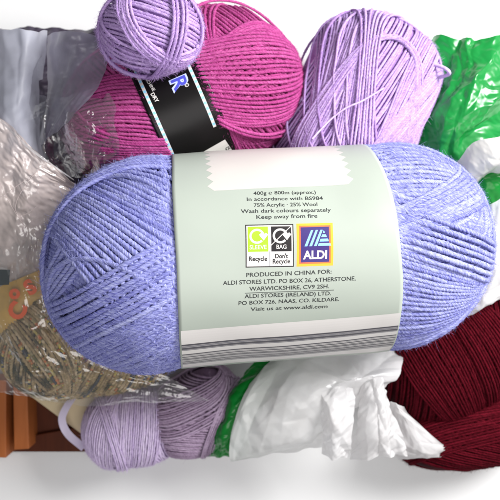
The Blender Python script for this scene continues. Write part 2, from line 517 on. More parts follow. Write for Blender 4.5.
def sheet(name, grid, mats, parent=None, seed=1, res=1.6, scale=40, amp=5, octaves=4, ang=None, spread=3.14, edge=2.0,
          fmat=None, folds=None, stretch=None, warp=.35, smooth=1, raw=False, fall=.46):
    """grid: rows of (px, py, z) points that the sheet passes through"""
    G = np.array(grid, float) if raw else np.array([[W(*p) for p in row] for row in grid])
    du = max(np.linalg.norm(np.diff(G, axis=1), axis=2).sum(1)); dv = max(np.linalg.norm(np.diff(G, axis=0), axis=2).sum(0))
    nu = int(du / res) + 2; nv = int(dv / res) + 2
    A = cr_interp(G, nv); A = np.swapaxes(cr_interp(np.swapaxes(A, 0, 1), nu), 0, 1)
    gu = np.gradient(A, axis=1); gv = np.gradient(A, axis=0)
    n = np.cross(gu, gv); n /= np.maximum(np.linalg.norm(n, axis=2, keepdims=True), 1e-9)
    n *= np.sign(n[..., 2:3] + 1e-9)
    X, Y = np.meshgrid(np.linspace(0, du, nu), np.linspace(0, dv, nv))
    if stretch is None: h = crumple(X, Y, seed, scale, octaves, amp, ang, spread)
    else: h = creases(X, Y, seed, scale, octaves, amp, ang or 0.0, stretch, warp, fall)
    for _ in range(smooth):
      hp = np.pad(h, 1, mode='edge'); h = (hp[1:-1, 1:-1] * 2 + hp[:-2, 1:-1] + hp[2:, 1:-1] + hp[1:-1, :-2] + hp[1:-1, 2:]) / 6
    if folds is not None: h = h + folds(X / du, Y / dv)
    A = A + n * h[..., None]
    # ragged hem
    eu = gu / np.maximum(np.linalg.norm(gu, axis=2, keepdims=True), 1e-9); ev = gv / np.maximum(np.linalg.norm(gv, axis=2, keepdims=True), 1e-9)
    A = A + eu * (edge * vnoise(X / 60, Y / 18, 3, seed))[..., None] + ev * (edge * vnoise(X / 18, Y / 60, 8, seed))[..., None]
    i = np.arange(nv - 1)[:, None] * nu; j = np.arange(nu - 1)[None]
    Fq = np.stack([i + j, i + j + 1, i + nu + j + 1, i + nu + j], -1).reshape(-1, 4)
    fm = None
    if fmat is not None:
        uu, vv = np.meshgrid((np.arange(nu - 1) + .5) / (nu - 1), (np.arange(nv - 1) + .5) / (nv - 1))
        fm = fmat(uu, vv).astype(int).reshape(-1)
    me = mesh_np(name, A.reshape(-1, 3), Fq, mats, fmat=fm)
    return obj(name, me, parent)

def ribbon(name, path, width, mat, parent=None, n=40, twist=0.0):
    P = cr_interp(np.array([W(*p) for p in path]), n)
    T = np.gradient(P, axis=0); T /= np.linalg.norm(T, axis=1, keepdims=True)
    up = np.array([0, 0, 1.0]); Sd = np.cross(T, up); Sd /= np.linalg.norm(Sd, axis=1, keepdims=True)
    Un = np.cross(Sd, T); a = np.linspace(-twist, twist, n)[:, None]
    Sd2 = Sd * np.cos(a) + Un * np.sin(a)
    k = np.linspace(-.5, .5, 5)
    V = (P[:, None] + Sd2[:, None] * (k * width)[None, :, None]).reshape(-1, 3)
    Fq = np.array([(i * 5 + j, i * 5 + j + 1, i * 5 + 6 + j, i * 5 + 5 + j) for i in range(n - 1) for j in range(4)])
    return obj(name, mesh_np(name, V, Fq, [mat]), parent)

def thread(name, path, r, mat, parent=None, n=60, sides=6):
    P = cr_interp(np.array([W(*p) for p in path]), n)
    T = np.gradient(P, axis=0); T /= np.linalg.norm(T, axis=1, keepdims=True)
    a = np.cross(T, [0.3, 0.2, 1.0]); a /= np.linalg.norm(a, axis=1, keepdims=True); b = np.cross(T, a)
    th = np.linspace(0, 2 * np.pi, sides, endpoint=False)
    V = (P[:, None] + r * (np.cos(th)[None, :, None] * a[:, None] + np.sin(th)[None, :, None] * b[:, None])).reshape(-1, 3)
    Fq = np.array([(i * sides + j, i * sides + (j + 1) % sides, (i + 1) * sides + (j + 1) % sides, (i + 1) * sides + j) for i in range(n - 1) for j in range(sides)])
    uv = np.stack([np.arange(len(V)) * .05, np.zeros(len(V))], 1)
    return obj(name, mesh_np(name, V, Fq, [mat], uv=uv, attr={'tone': np.full(len(V), .5), 'along': np.full(len(V), .5)}), parent)

def board(name, pts, h, mat, parent=None, bev=1.2):
    """plank: four corners (px,py,z of the top face), thickness h downwards, softened edges"""
    import bmesh
    T = np.array([W(*p) for p in pts]); Bm = T - np.array([0, 0, h])
    bm = bmesh.new(); vs = [bm.verts.new(Vector(v * S)) for v in np.concatenate([T, Bm])]
    for f in [(0, 1, 2, 3), (7, 6, 5, 4), (0, 4, 5, 1), (1, 5, 6, 2), (2, 6, 7, 3), (3, 7, 4, 0)]:
        bm.faces.new([vs[i] for i in f])
    bmesh.ops.recalc_face_normals(bm, faces=bm.faces)
    bmesh.ops.bevel(bm, geom=list(bm.edges), offset=bev * S, segments=2, affect='EDGES', profile=.6)
    me = bpy.data.meshes.new(name); bm.to_mesh(me); bm.free(); me.materials.append(mat)
    return obj(name, me, parent)

# ================================================================== MATERIALS
M_blue = yarn_mat('periwinkle acrylic', lin(96, 98, 168), lin(144, 147, 203), lin(180, 184, 224), sheen=.12)
M_pink = yarn_mat('magenta acrylic', lin(140, 44, 104), lin(176, 74, 137), lin(194, 102, 158), sheen=.12)
M_lilac = yarn_mat('lilac acrylic', lin(158, 122, 186), lin(188, 158, 212), lin(208, 184, 226), sheen=.12)
M_pale = yarn_mat('pale lilac acrylic', lin(178, 155, 200), lin(212, 194, 226), lin(232, 220, 240))
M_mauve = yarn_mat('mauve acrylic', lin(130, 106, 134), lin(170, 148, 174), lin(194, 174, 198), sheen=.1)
M_burg = yarn_mat('burgundy wool', lin(44, 3, 10), lin(80, 9, 22), lin(104, 18, 34), sheen=.04)
M_tweed = yarn_mat('tweed yarn', (.8, .78, .74, 1), (1.2, 1.17, 1.1, 1), (1.5, 1.45, 1.4, 1), speck=[
    (0, lin(58, 60, 44)), (.17, lin(120, 104, 76)), (.33, lin(176, 154, 120)), (.52, lin(150, 132, 92)), (.66, lin(196, 176, 146)),
    (.76, lin(96, 100, 62)), (.84, lin(190, 112, 72)), (.88, lin(172, 160, 118)), (.95, lin(196, 176, 70)), (.975, lin(70, 74, 84))], sheen=.1)
M_paper = paint('pale green coated paper', lin(168, 176, 166), rough=.4, spec=.25, var=.02, scale=25, bump=.03, coat=.06)
M_white = paint('white print', lin(212, 208, 205), rough=.35, spec=.5, var=.015)
M_grey = paint('grey print', lin(84, 82, 88), rough=.4)
M_midgrey = paint('mid grey print', lin(128, 126, 132), rough=.4)
M_ink = paint('dark ink', lin(60, 62, 62), rough=.7, spec=.05)
M_black = paint('black print', lin(32, 28, 30), rough=.4)
M_lime = paint('lime print', lin(160, 200, 45), rough=.4)
M_navy = paint('navy print', lin(52, 34, 110), rough=.4)
M_sky = paint('light blue print', lin(140, 205, 238), rough=.4)
M_yellow = paint('yellow print', lin(244, 172, 42), rough=.4)
M_orange = paint('orange print', lin(236, 110, 60), rough=.4)
M_band = paint('black glossy band', lin(14, 12, 13), rough=.3, spec=.22, var=.2, scale=30)
M_royal = paint('royal blue print', lin(74, 78, 190), rough=.35)
M_palerim = paint('pale blue print', lin(190, 200, 235), rough=.35)
M_table = paint('white table top', (.9, .9, .9, 1), rough=.5, spec=.3, var=.01, scale=12)

# ================================================================== CAMERA AND LIGHT
cam = bpy.data.cameras.new('camera'); co = bpy.data.objects.new('camera', cam); COL.objects.link(co)
co.location = (0, 0, D * S); cam.sensor_width = 36; cam.lens = 36 * D / 500
cam.clip_start = .01; cam.clip_end = 50
cam.dof.use_dof = True; cam.dof.focus_distance = (D - 92) * S; cam.dof.aperture_fstop = 14
scene.camera = co

def area(name, loc, tgt, size, power, col=(1, 1, 1)):
    l = bpy.data.lights.new(name, 'AREA'); l.shape = 'RECTANGLE'; l.size = size[0] * S; l.size_y = size[1] * S
    l.energy = power; l.color = col
    o = bpy.data.objects.new(name, l); COL.objects.link(o); o.location = Vector(loc) * S
    o.rotation_euler = (Vector(tgt) - Vector(loc)).to_track_quat('-Z', 'Y').to_euler()
    return o
area('window_light', (860, 520, 760), (20, -20, 0), (560, 520), 11.5, (1, .99, .98))
area('fill_light', (150, -420, 1150), (0, -60, 0), (900, 700), 2.4, (1, .97, .95))  # fill added to lift the lower side, not a lamp of the place
w = bpy.data.worlds.new('World'); scene.world = w; w.use_nodes = True
w.node_tree.nodes['Background'].inputs[0].default_value = (.93, .96, 1, 1)
w.node_tree.nodes['Background'].inputs[1].default_value = .24
scene.view_settings.view_transform = 'Standard'; scene.view_settings.look = 'None'
scene.view_settings.exposure = 0; scene.view_settings.gamma = 1
scene.cycles.use_denoising = True
scene.cycles.max_bounces = 10; scene.cycles.transparent_max_bounces = 24
scene.cycles.caustics_reflective = False; scene.cycles.caustics_refractive = False

# ================================================================== SETTING
g = 1400.
me = mesh_np('table_top', [(-g, -g, GROUND), (g, -g, GROUND), (g, g, GROUND), (-g, g, GROUND)], np.array([[0, 1, 2, 3]]), [M_table], smooth=False)
t = obj('table_top', me); t['kind'] = 'structure'

# ================================================================== MAIN BALL
tau, rho = .092, .056
ax = (math.cos(tau) * math.cos(rho), math.cos(tau) * math.sin(rho), -math.sin(tau))
main = Ball((21, -5, 0), ax, 102.8, 214, 4.3, 2.08, shear=6)
root = thing('yarn_ball', 'large periwinkle blue yarn ball in a pale green paper sleeve, lying across the middle', 'yarn ball', (20, -5, -105))
sl = Sleeve(main, 105.6, 104.2, wave=1.0, seed=3)
le = np.array([sl.inv(172, 152), sl.inv(173.5, 200), sl.inv(175, 255), sl.inv(177.5, 320), sl.inv(182, 360)])
re_ = np.array([sl.inv(366, 150), sl.inv(388, 176), sl.inv(399, 200), sl.inv(404, 240), sl.inv(403.5, 280), sl.inv(401, 305), sl.inv(394, 337)])
uL, uR = float(np.median(le[:, 0])), float(np.median(re_[:, 0]))
print('sleeve', le.round(2).tolist(), re_.round(2).tolist())
sl.u0, sl.u1 = uL, uR
wn = Winder(main, r=2.5, plies=3, pitch=13, n=10, step=1.1, depth=.11)
wn.core(2.5)
def sm(x): x = np.clip(x, 0, 1); return x * x * (3 - 2 * x)
def LF(h):
    def f(p):
        dl = np.maximum(uL - p[:, 0], p[:, 0] - uR)
        return h * (.12 + .88 * sm(dl / 38.)) + 1.2 * sm(dl / 12.)
    return f
cl = lambda p: p[:, 0] < uL + 9
cr_ = lambda p: p[:, 0] > uR - 9
both = lambda p: (p[:, 0] < uL + 9) | (p[:, 0] > uR - 9)
wn.family((.93, .36, .1), lift=LF(-3), clip=both)
# left end
bl = dict(clip=cl)
wn.band([(96, 164), (172, 180)], [(44, 285), (150, 368)], lift=LF(.6), **bl)
wn.band([(122, 172), (171, 192)], [(84, 194), (164, 236)], lift=LF(1.5), **bl)
wn.band([(46, 286), (64, 252)], [(54, 305), (84, 268)], lift=LF(3.5), clip=lambda p: (p[:, 0] < uL) & (proj(main.wor(p))[:, 0] < 96) & (proj(main.wor(p))[:, 1] > 225))
wn.band([(76, 193), (118, 211), (160, 237)], [(58, 238), (76, 260), (93, 282)], lift=LF(4.5), **bl)
wn.band([(61, 197), (110, 160), (172, 153)], [(62, 199), (104, 184), (170, 202)], lift=LF(4.5), count=9, **bl)
wn.band([(59, 200), (46, 255), (49, 306)], [(52, 214), (42, 262), (46, 300)], lift=LF(5), count=4, **bl)
wn.band([(48, 308), (110, 276), (174, 237)], [(82, 345), (130, 322), (178, 300)], lift=LF(6), **bl)
wn.band([(84, 347), (130, 325), (178, 304)], [(128, 368), (150, 362), (179, 350)], lift=LF(5.5), **bl)
wn.band([(51, 311), (84, 350), (140, 375)], [(57, 317), (92, 353), (146, 372)], lift=LF(7.0), count=3, **bl)
# right end
br = dict(clip=cr_)
wn.band([(400, 152), (470, 190)], [(398, 352), (462, 318)], lift=LF(.4), **br)
wn.band([(375, 149), (415, 150), (455, 166)], [(398, 196), (440, 198), (482, 214)], lift=LF(2.2), **br)
wn.band([(406, 252), (440, 264), (478, 276)], [(396, 350), (425, 343), (456, 320)], lift=LF(3), **br)
wn.band([(400, 208), (426, 196), (452, 180)], [(408, 236), (448, 222), (482, 204)], lift=LF(3.6), **br)
wn.band([(404, 213), (450, 228), (495, 248)], [(406, 253), (440, 264), (480, 277)], lift=LF(5.5), **br)
wn.band([(488, 200), (499, 240), (478, 292)], [(482, 206), (491, 240), (468, 300)], lift=LF(5), count=3, **br)
wn.fuzz(90000, length=(1.5, 5), w=.11, out=.5, avoid=(uL, uR)); wn.fuzz(3000, length=(5, 11), w=.09, out=.7, avoid=(uL, uR))
print('strand verts', wn.nv)
wn.build('wound_yarn', M_blue, root)
# paper sleeve
ff = np.linspace(-math.pi, math.pi, 241); uu = np.linspace(0, 1, 61)
U, Fg = np.meshgrid(uu, ff, indexing='ij')
pl = np.polyfit(le[:, 1], le[:, 0], 1); prr = np.polyfit(re_[:, 1], re_[:, 0], 1)
eL = np.polyval(pl, np.clip(Fg, -1.4, 1.4)) + .5 * vnoise(Fg * 3, Fg * 0, 1, 2)
eR = np.polyval(prr, np.clip(Fg, -1.4, 1.4)) + .5 * vnoise(Fg * 3, Fg * 0, 4, 2)
Us = eL * (1 - U) + eR * U
Vo = sl.at(Us, Fg).reshape(-1, 3); Vi = sl.at(Us, Fg, -.55).reshape(-1, 3)
k = 241; i = np.arange(60)[:, None] * k; j = np.arange(240)[None]
q = np.stack([i + j, i + k + j, i + k + j + 1, i + j + 1], -1).reshape(-1, 4); n0 = len(Vo)
rim = [(j, j + 1, n0 + j + 1, n0 + j) for j in range(240)] + [(60 * k + j + 1, 60 * k + j, n0 + 60 * k + j, n0 + 60 * k + j + 1) for j in range(240)]
sleeve = obj('paper_sleeve', mesh_np('paper_sleeve', np.concatenate([Vo, Vi]), np.concatenate([q, q[:, ::-1] + n0, np.array(rim)]), [M_paper]), root)

def on(sl_):            # printing coordinates are u along the sleeve, v round it
    return lambda xy: (xy[:, 0], xy[:, 1] / sl_.R0)
def uv(px, py):
    a = sl.inv(px, py); return np.array([a[0], a[1] * sl.R0])
# white block with pinked edges
pr = Print(sl, on(sl))
a, b = uv(212, 187.5), uv(351, 187.5); vbot = (a[1] + b[1]) / 2; vtop = sl.R0 * 1.56
x0, x1 = a[0], b[0]; nt_ = 9; hgt = (vtop - vbot) / nt_
for kx in range(nt_):
    y0 = vbot + kx * hgt; y1 = y0 + hgt; ym = (y0 + y1) / 2
    for (ya, yb, da, db) in ((y0, ym, 0, 5.6), (ym, y1, 5.6, 0)):
        pr.quad([(x0 - da + 1.6, ya), (x1 + da - 1.6, ya), (x1 + db - 1.6, yb), (x0 - db + 1.6, yb)], 0, lift=.3, n=30)
pr.build('white_panel', [paint('off white print', lin(200, 195, 190), rough=.4, spec=.3, var=.01)], sleeve)
# white band with thin grey lines along the lower side
pr = Print(sl, on(sl))
va = (uv(178, 327)[1] + uv(397, 317)[1]) / 2
uA = lambda v: np.polyval(pl, np.clip(v / sl.R0, -1.4, 1.4)) + 1.2
uB = lambda v: np.polyval(prr, np.clip(v / sl.R0, -1.4, 1.4)) - 1.2
def stripe(y0, y1, mat, lift, nseg=90):
    k = np.linspace(0, 1, nseg + 1); ny = max(1, int((y0 - y1) / 3)) 
    for yy in range(ny):
        ya = y0 + (y1 - y0) * yy / ny; yb = y0 + (y1 - y0) * (yy + 1) / ny
        xa = uA(ya) * (1 - k) + uB(ya) * k; xb = uA(yb) * (1 - k) + uB(yb) * k
        xy = np.concatenate([np.stack([xa, xa * 0 + ya], 1), np.stack([xb, xb * 0 + yb], 1)])
        pr._add(xy, [(i, i + 1, nseg + 2 + i, nseg + 1 + i) for i in range(nseg)], mat, lift)
vy = lambda py: uv(250, py)[1]          # heights read down the middle of the left half
z2 = lambda yz: 300 + yz / 4.167        # from a magnified look
col = [(112, 143, 0), ]
top = va; bot = vy(361.3)
stripe(top, bot, 0, .28)
v_of = lambda f: top + (bot - top) * f   # fraction down the white band
for f0, f1, mt in ((.24, .27, 1), (.275, .30, 2), (.305, .345, 1), (.35, .365, 2), (.45, .475, 1), (.49, .50, 2), (.515, .54, 1), (.56, .575, 1), (.585, .615, 1), (.63, .645, 2), (.66, .69, 1), (.70, .71, 2), (.72, .75, 1), (.76, .775, 2), (.785, .80, 2)):
    stripe(v_of(f0), v_of(f1), mt, .55)
pr.build('lined_band', [M_white, M_grey, M_midgrey], sleeve)
# lines of text
lines = [('400g \u212e 800m (approx.)', (253.6, 195), (316, 193.8)), ('In accordance with BS984', (247, 201), (323, 199.8)),
         ('75% Acrylic \u00b7 25% Wool', (254, 207), (317.5, 206)), ('Wash dark colours separately', (241, 213.2), (331, 211.6)),
         ('Keep away from fire', (256.6, 219), (317.5, 217.6)),
         ('PRODUCED IN CHINA FOR:', (246.4, 277), (331.6, 273.4)), ('ALDI STORES LTD. PO BOX 26, ATHERSTONE,', (223, 285), (355.6, 280.2)),
         ('WARWICKSHIRE, CV9 2SH.', (249.4, 290.8), (329, 288)), ('ALDI STORES (IRELAND) LTD.', (244.6, 298.2), (331, 295)),
         ('PO BOX 726, NAAS, CO. KILDARE.', (238.6, 305), (339, 300.8)), ('Visit us at www.aldi.com', (250.6, 311), (327.4, 307.8))]
pr = Print(sl, on(sl))
for s_, p0, p1 in lines:
    if s_.startswith('PROD'):
        pr.build('care_text', [M_ink], sleeve); pr = Print(sl, on(sl))
    A, B_ = uv(*p0), uv(*p1)
    rot = math.atan2(B_[1] - A[1], B_[0] - A[0])
    pr.text(s_, *((A + B_) / 2), 0, width=np.linalg.norm(B_ - A), height=(3.6 if s_[0:2] in ('PR', 'AL', 'WA', 'PO') else 3.6), rot=rot, bold=.008)
A, B_ = uv(245, 293.4), uv(334, 290.2); nrm = np.array([0, .45])
pr.quad([A, B_, B_ + nrm, A + nrm], 0, lift=.6, n=14)
pr.build('address_text', [M_ink], sleeve)
# recycling panel
def panel_T(TL, TR, BL):
    o, r_, d_ = uv(*TL), uv(*TR), uv(*BL)
    ex = (r_ - o); ey = (d_ - o)
    return (lambda xy: ((o[0] + xy[:, 0] * ex[0] + (1 - xy[:, 1]) * ey[0]), (o[1] + xy[:, 0] * ex[1] + (1 - xy[:, 1]) * ey[1]) / sl.R0)), np.linalg.norm(ex), np.linalg.norm(ey)
T, wdt, hgt = panel_T((245.2, 224.8), (293.2, 224.0), (245.6, 267.6))
class PPrint(Print):
    def __init__(s, sl_, T, w_, h_): super().__init__(sl_, lambda xy: T(xy / np.array([w_, h_])))
pr = PPrint(sl, T, wdt, hgt)
X, Y = wdt, hgt; md = X / 2
pr.rect(0, 0, X, Y, 1, .3)
pr.rect(.9, .9, X - .9, Y - .9, 0, .5)
pr.rect(md - .25, .9, md + .25, Y * .36, 3, .7)
y_split = Y * .36
pr.rect(2, y_split, md - 1.3, Y - 2, 2, .7); pr.rect(md + 1.3, y_split, X - 2, Y - 2, 1, .7)
for cx, slash in (((2 + md - 1.3) / 2 - .8, False), ((md + 1.3 + X - 2) / 2 - .8, True)):
    cy = Y * .72; r_ = 5.6
    pr.arc(cx, cy, r_, 1.9, 2, 318, 0, .95)
    # arrow head, pointing down on the right
    pr.poly([(cx + r_ - 3.9, cy + 1.2), (cx + r_ - 1.9, cy + 2.9), (cx + r_ + .1, cy + 1.5), (cx + r_ + 2.1, cy + 2.9), (cx + r_ + 3.9, cy + 1.2), (cx + r_, cy - 3.9)], 0, 1.1)
    if slash:
        A = np.array([md + 1.3, y_split + 5]); B_ = np.array([X - 2, Y - 2.4]); nn = np.array([-.45, .45])
        pr.quad([A, B_ - nn * 0, B_ + nn, A + nn], 0, 1.3, n=10)
c1 = (2 + md - 1.3) / 2; c2 = (md + 1.3 + X - 2) / 2
pr.text('SLEEVE', c1, y_split + 2.2, 0, 1.1, width=14.5, height=3.6, bold=.012)
pr.text('BAG', c2, y_split + 2.2, 0, 1.1, width=8.6, height=3.6, bold=.012)
pr.text('Recycle', c1, Y * .15, 1, 1.1, width=15.5, height=3.9, bold=.022)
pr.text("Don't", c2, Y * .205, 1, 1.1, width=11, height=3.7, bold=.022)
pr.text('Recycle', c2, Y * .085, 1, 1.1, width=15.0, height=3.7, bold=.022)
pr.build('recycling_panel', [M_white, M_black, M_lime, M_midgrey], sleeve)
# shop logo
T, wdt, hgt = panel_T((296.4, 223.6), (332.6, 222.8), (296.6, 266.6))
pr = PPrint(sl, T, wdt, hgt); X, Y = wdt, hgt
pr.rect(0, 0, X, Y, 0, .3); pr.rect(2.1, 2.1, X - 2.1, Y - 2.1, 1, .5); pr.rect(3.4, 3.4, X - 3.4, Y - 3.4, 2, .7)
# three slanted strokes on the left, short flat bars stepping down on the right
bx, by, hh = 6.6, Y * .46, Y * .375; lean_ = 5.6
for kx in range(3):
    xo = bx + kx * 4.1
    pr.quad([(xo, by), (xo + 2.4, by), (xo + 2.3 + lean_, by + hh), (xo + lean_ + .3, by + hh)], 3, 1.0)
for kx, xe in enumerate((29.8, 28.0, 26.2, 24.6)):
    ya = by + kx * hh * .27; yb = ya + hh * .17
    xs = lambda y_: bx + 8.2 + 2.4 + lean_ * (y_ - by) / hh + 1.0
    pr.quad([(xs(ya), ya), (xe, ya), (xe - .9, yb), (xs(yb), yb)], 3, 1.0)
pr.text('ALDI', X / 2, Y * .17, 4, 1.1, width=X * .66, height=Y * .185, bold=.035)
pr.build('shop_logo', [M_yellow, M_orange, M_navy, M_sky, M_white], sleeve)

# ================================================================== MAGENTA BALL WITH A BLACK BAND
pink = Ball(W(184, 104, -64), (.89, .40, -.05), 85, 130, 3.4, 2.0)
root = thing('yarn_ball', 'magenta pink yarn ball with a black printed band, behind the large blue ball', 'yarn ball', W(186, 100, -152))
ps = Sleeve(pink, 89.2, 89.2, wave=.5, seed=9)
pa = [ps.inv(*p) for p in ((136, 85), (142, 110), (163, 144))]; pb = [ps.inv(*p) for p in ((196, 70), (222, 108), (240, 147))]
print('pink', np.round(pa, 2).tolist(), np.round(pb, 2).tolist())
pL, pR = np.mean([a[0] for a in pa]), np.mean([a[0] for a in pb])
pw = Winder(pink, r=1.95, plies=3, pitch=10, n=8, step=1.5, depth=.14); pw.core(2)
off = lambda p: (p[:, 0] < pL + 7) | (p[:, 0] > pR - 7)
pw.family((.9, .4, .1), clip=off)
rt = dict(clip=lambda p: p[:, 0] > pR - 7); lt = dict(clip=lambda p: p[:, 0] < pL + 7)
pw.band([(215, 40), (222, 70), (238, 110)], [(190, 58), (206, 90), (232, 145)], lift=2.0, **rt)
pw.band([(222, 40), (260, 36), (305, 45)], [(228, 122), (262, 124), (296, 106)], lift=3.2, **rt)
pw.band([(226, 122), (252, 130), (296, 112)], [(226, 125), (252, 133), (294, 118)], lift=6.0, count=2, **rt)
pw.band([(236, 132), (262, 136), (290, 120)], [(246, 160), (262, 160), (272, 150)], lift=1.5, **rt)
pw.band([(75, 98), (105, 80), (135, 76)], [(66, 150), (110, 133), (156, 136)], lift=2.5, **lt)
pw.band([(100, 130), (130, 138), (165, 138)], [(90, 160), (130, 160), (170, 160)], lift=4.0, **lt)
pw.fuzz(45000, length=(2, 4.5), w=.11)
pw.build('wound_yarn', M_pink, root)
U, Fg = np.meshgrid(np.linspace(pL, pR, 30), np.linspace(-math.pi, math.pi, 181), indexing='ij')
Vo = ps.at(U, Fg).reshape(-1, 3); k = 181; i = np.arange(29)[:, None] * k; j = np.arange(180)[None]
q = np.stack([i + j, i + k + j, i + k + j + 1, i + j + 1], -1).reshape(-1, 4)
Vi = ps.at(U, Fg, -.5).reshape(-1, 3); n0 = len(Vo)
rim = [(j, j + 1, n0 + j + 1, n0 + j) for j in range(180)] + [(29 * k + j + 1, 29 * k + j, n0 + 29 * k + j, n0 + 29 * k + j + 1) for j in range(180)]
band = obj('paper_band', mesh_np('paper_band', np.concatenate([Vo, Vi]), np.concatenate([q, q[:, ::-1] + n0, np.array(rim)]), [M_band]), root)
puv = lambda px, py: (lambda a: np.array([a[0], a[1] * ps.R0]))(ps.inv(px, py))
pr = Print(ps, on(ps))
for pts in (((141, 82), (148, 105), (171, 146)), ((190, 74), (204, 100), (217, 126))):
    uvs = [puv(*p) for p in pts]; um = np.mean([a[0] for a in uvs]); v0 = uvs[0][1] + 40; v1 = uvs[-1][1] - (12 if pts[0][0] < 150 else 0)
    pr.rect(um - 1.6, v1, um + 1.6, v0, 0, .3)
    y = v1 + 2
    while y < v0:
        pr.rect(um - 1.3, y, um + 1.3, y + 2.6, 1, .5); y += 5.6
pr.build('dashed_stripe', [M_white, M_sky], band)
pr = Print(ps, on(ps))
A = puv(173, 91); B_ = puv(184, 79)
# big outlined letter and small capitals, reading round the band
p_ = puv(178.5, 84)
pr.text('R', p_[0] - 6, p_[1], 0, .4, width=13.5, height=15.5, bold=.075, rot=math.radians(-90))
pr.text('R', p_[0] - 5.6, p_[1], 1, .7, width=12, height=14.6, bold=.02, rot=math.radians(-90))
c_ = puv(186, 85.5)
pr.text('\u00ae', c_[0] - 1, c_[1], 2, .7, width=3.4, height=3.8, bold=.03, rot=math.radians(-90))
pr.build('big_letter', [M_palerim, M_royal, M_white], band)
pr = Print(ps, on(ps))
d_ = puv(155.5, 101)
pr.text('DRY', d_[0] - 1, d_[1] + 3, 2, .7, width=10, height=3.6, bold=.03, rot=math.radians(-82), align='C')
d_ = puv(151, 88)
pr.text('MACHINE', d_[0] - 1, d_[1] + 5, 2, .7, width=18, height=3.0, bold=.02, rot=math.radians(-82), align='C')
pr.build('small_print', [M_palerim, M_royal, M_white], band)
pr = Print(ps, on(ps))
A, B_, C_ = puv(206.5, 150), puv(225, 139.5), puv(232, 150)
e = C_ - B_; f_ = A - B_
pr.quad([B_, B_ + f_ * 1.3, B_ + f_ * 1.3 + e * 2, B_ + e * 2], 0, .3)
m_ = B_ + e * .75 + f_ * .12
pr.text('(2', m_[0], m_[1] - 1, 1, .6, width=5, height=4, bold=.03, rot=math.atan2(-f_[1], -f_[0]))
pr.build('care_panel', [M_white, M_ink], band)

# ================================================================== OTHER BALLS
def simple_ball(name, label, ball, mat, r, bands, fam=((.92, .38, .05),), fz=2500, plies=3, pitch=None, group=None, step=1.7, n=8, core=2, hang=None):
    wd = Winder(ball, r=r, plies=plies, pitch=pitch or r * 5.2, n=n, step=step, depth=.17); wd.core(core)
    for f_ in fam: wd.family(f_)
    for bd in bands:
        wd.band(bd[0], bd[1], lift=bd[2], count=bd[3] if len(bd) > 3 else None)
    if fz: wd.fuzz(fz * 9, length=(2, 5), w=.11)
    o = wd.build(name, mat)
    return tag(o, label, 'yarn ball', group)

lil = Ball(W(354, 118, -84), (.37, .93, -.08), 76, 112, 5.0, 2.0)
simple_ball('yarn_ball', 'big lilac yarn ball at the top between the magenta ball and the green bag', lil, M_lilac, 1.65, [
    ([(318, 45), (312, 100), (306, 150)], [(372, 40), (340, 96), (305, 160)], 1.0),
    ([(300, 130), (322, 95), (358, 50)], [(308, 160), (332, 100), (372, 46)], 3.0),
    ([(330, 160), (338, 120), (350, 75)], [(378, 160), (374, 120), (372, 60)], 1.6),
    ([(348, 160), (355, 110), (361, 55)], [(371, 160), (372, 110), (377, 55)], 4.2, 7),
    ([(380, 165), (420, 90), (440, 50)], [(380, 130), (410, 60), (420, 40)], 2.4),
    ([(384, 170), (412, 140), (428, 110)], [(384, 130), (420, 85), (445, 60)], 3.0),
], fam=((.2, .97, .1),), fz=3500)
tl = thread('loose_yarn', [(426, 62, -40), (436, 65, -36), (446, 69, -32), (449, 74, -36), (440, 77, -44), (430, 76, -52)], 2.0, M_lilac)
tag(tl, 'loop of loose lilac yarn sticking out beside the green bag', 'yarn')
tl = thread('loose_yarn', [(312, 139, 20), (330, 120, 13), (346, 108, 14), (362, 101, 13), (384, 88, 8)], 1.0, M_lilac)
tag(tl, 'single lilac strand lying slantwise across the big lilac ball', 'yarn')

sm_ = Ball(W(151, 31, 52), (.97, .2, 0), 37, 45, 2.4, 2.0)
simple_ball('yarn_ball', 'light lilac yarn ball on top of the magenta ball, at the upper edge', sm_, M_lilac, 1.8, [
    ([(100, 40), (140, 66), (205, 60)], [(104, 24), (150, 52), (210, 46)], 1.5),
    ([(128, 34), (152, 58), (190, 74)], [(140, 30), (168, 54), (204, 66)], 3.4, 6),
    ([(106, 50), (135, 74), (172, 78)], [(112, 60), (140, 79), (180, 78)], 3.0, 4),
    ([(150, 72), (166, 50), (172, 20)], [(160, 76), (178, 50), (184, 20)], 4.4, 4),
], fam=((.5, .85, .1), ), fz=1800)

tw = Ball(W(94, 333, -96), (.97, .12, 0), 67, 108, 3.2, 2.0)
simple_ball('tweed_yarn_ball', 'khaki and beige tweed yarn ball with coloured flecks inside the clear bag', tw, M_tweed, 1.95, [
    ([(60, 395), (92, 340), (110, 300)], [(150, 392), (170, 350), (185, 320)], 1.5),
    ([(62, 388), (88, 345), (100, 305)], [(120, 398), (140, 360), (150, 320)], 2.5),
    ([(10, 312), (35, 330), (66, 382)], [(44, 300), (60, 310), (78, 340)], 3.4),
    ([(6, 330), (22, 360), (52, 392)], [(14, 316), (36, 340), (64, 385)], 2.0),
], fam=((.85, -.5, .1),), fz=2500, plies=2, pitch=9, step=1.4)

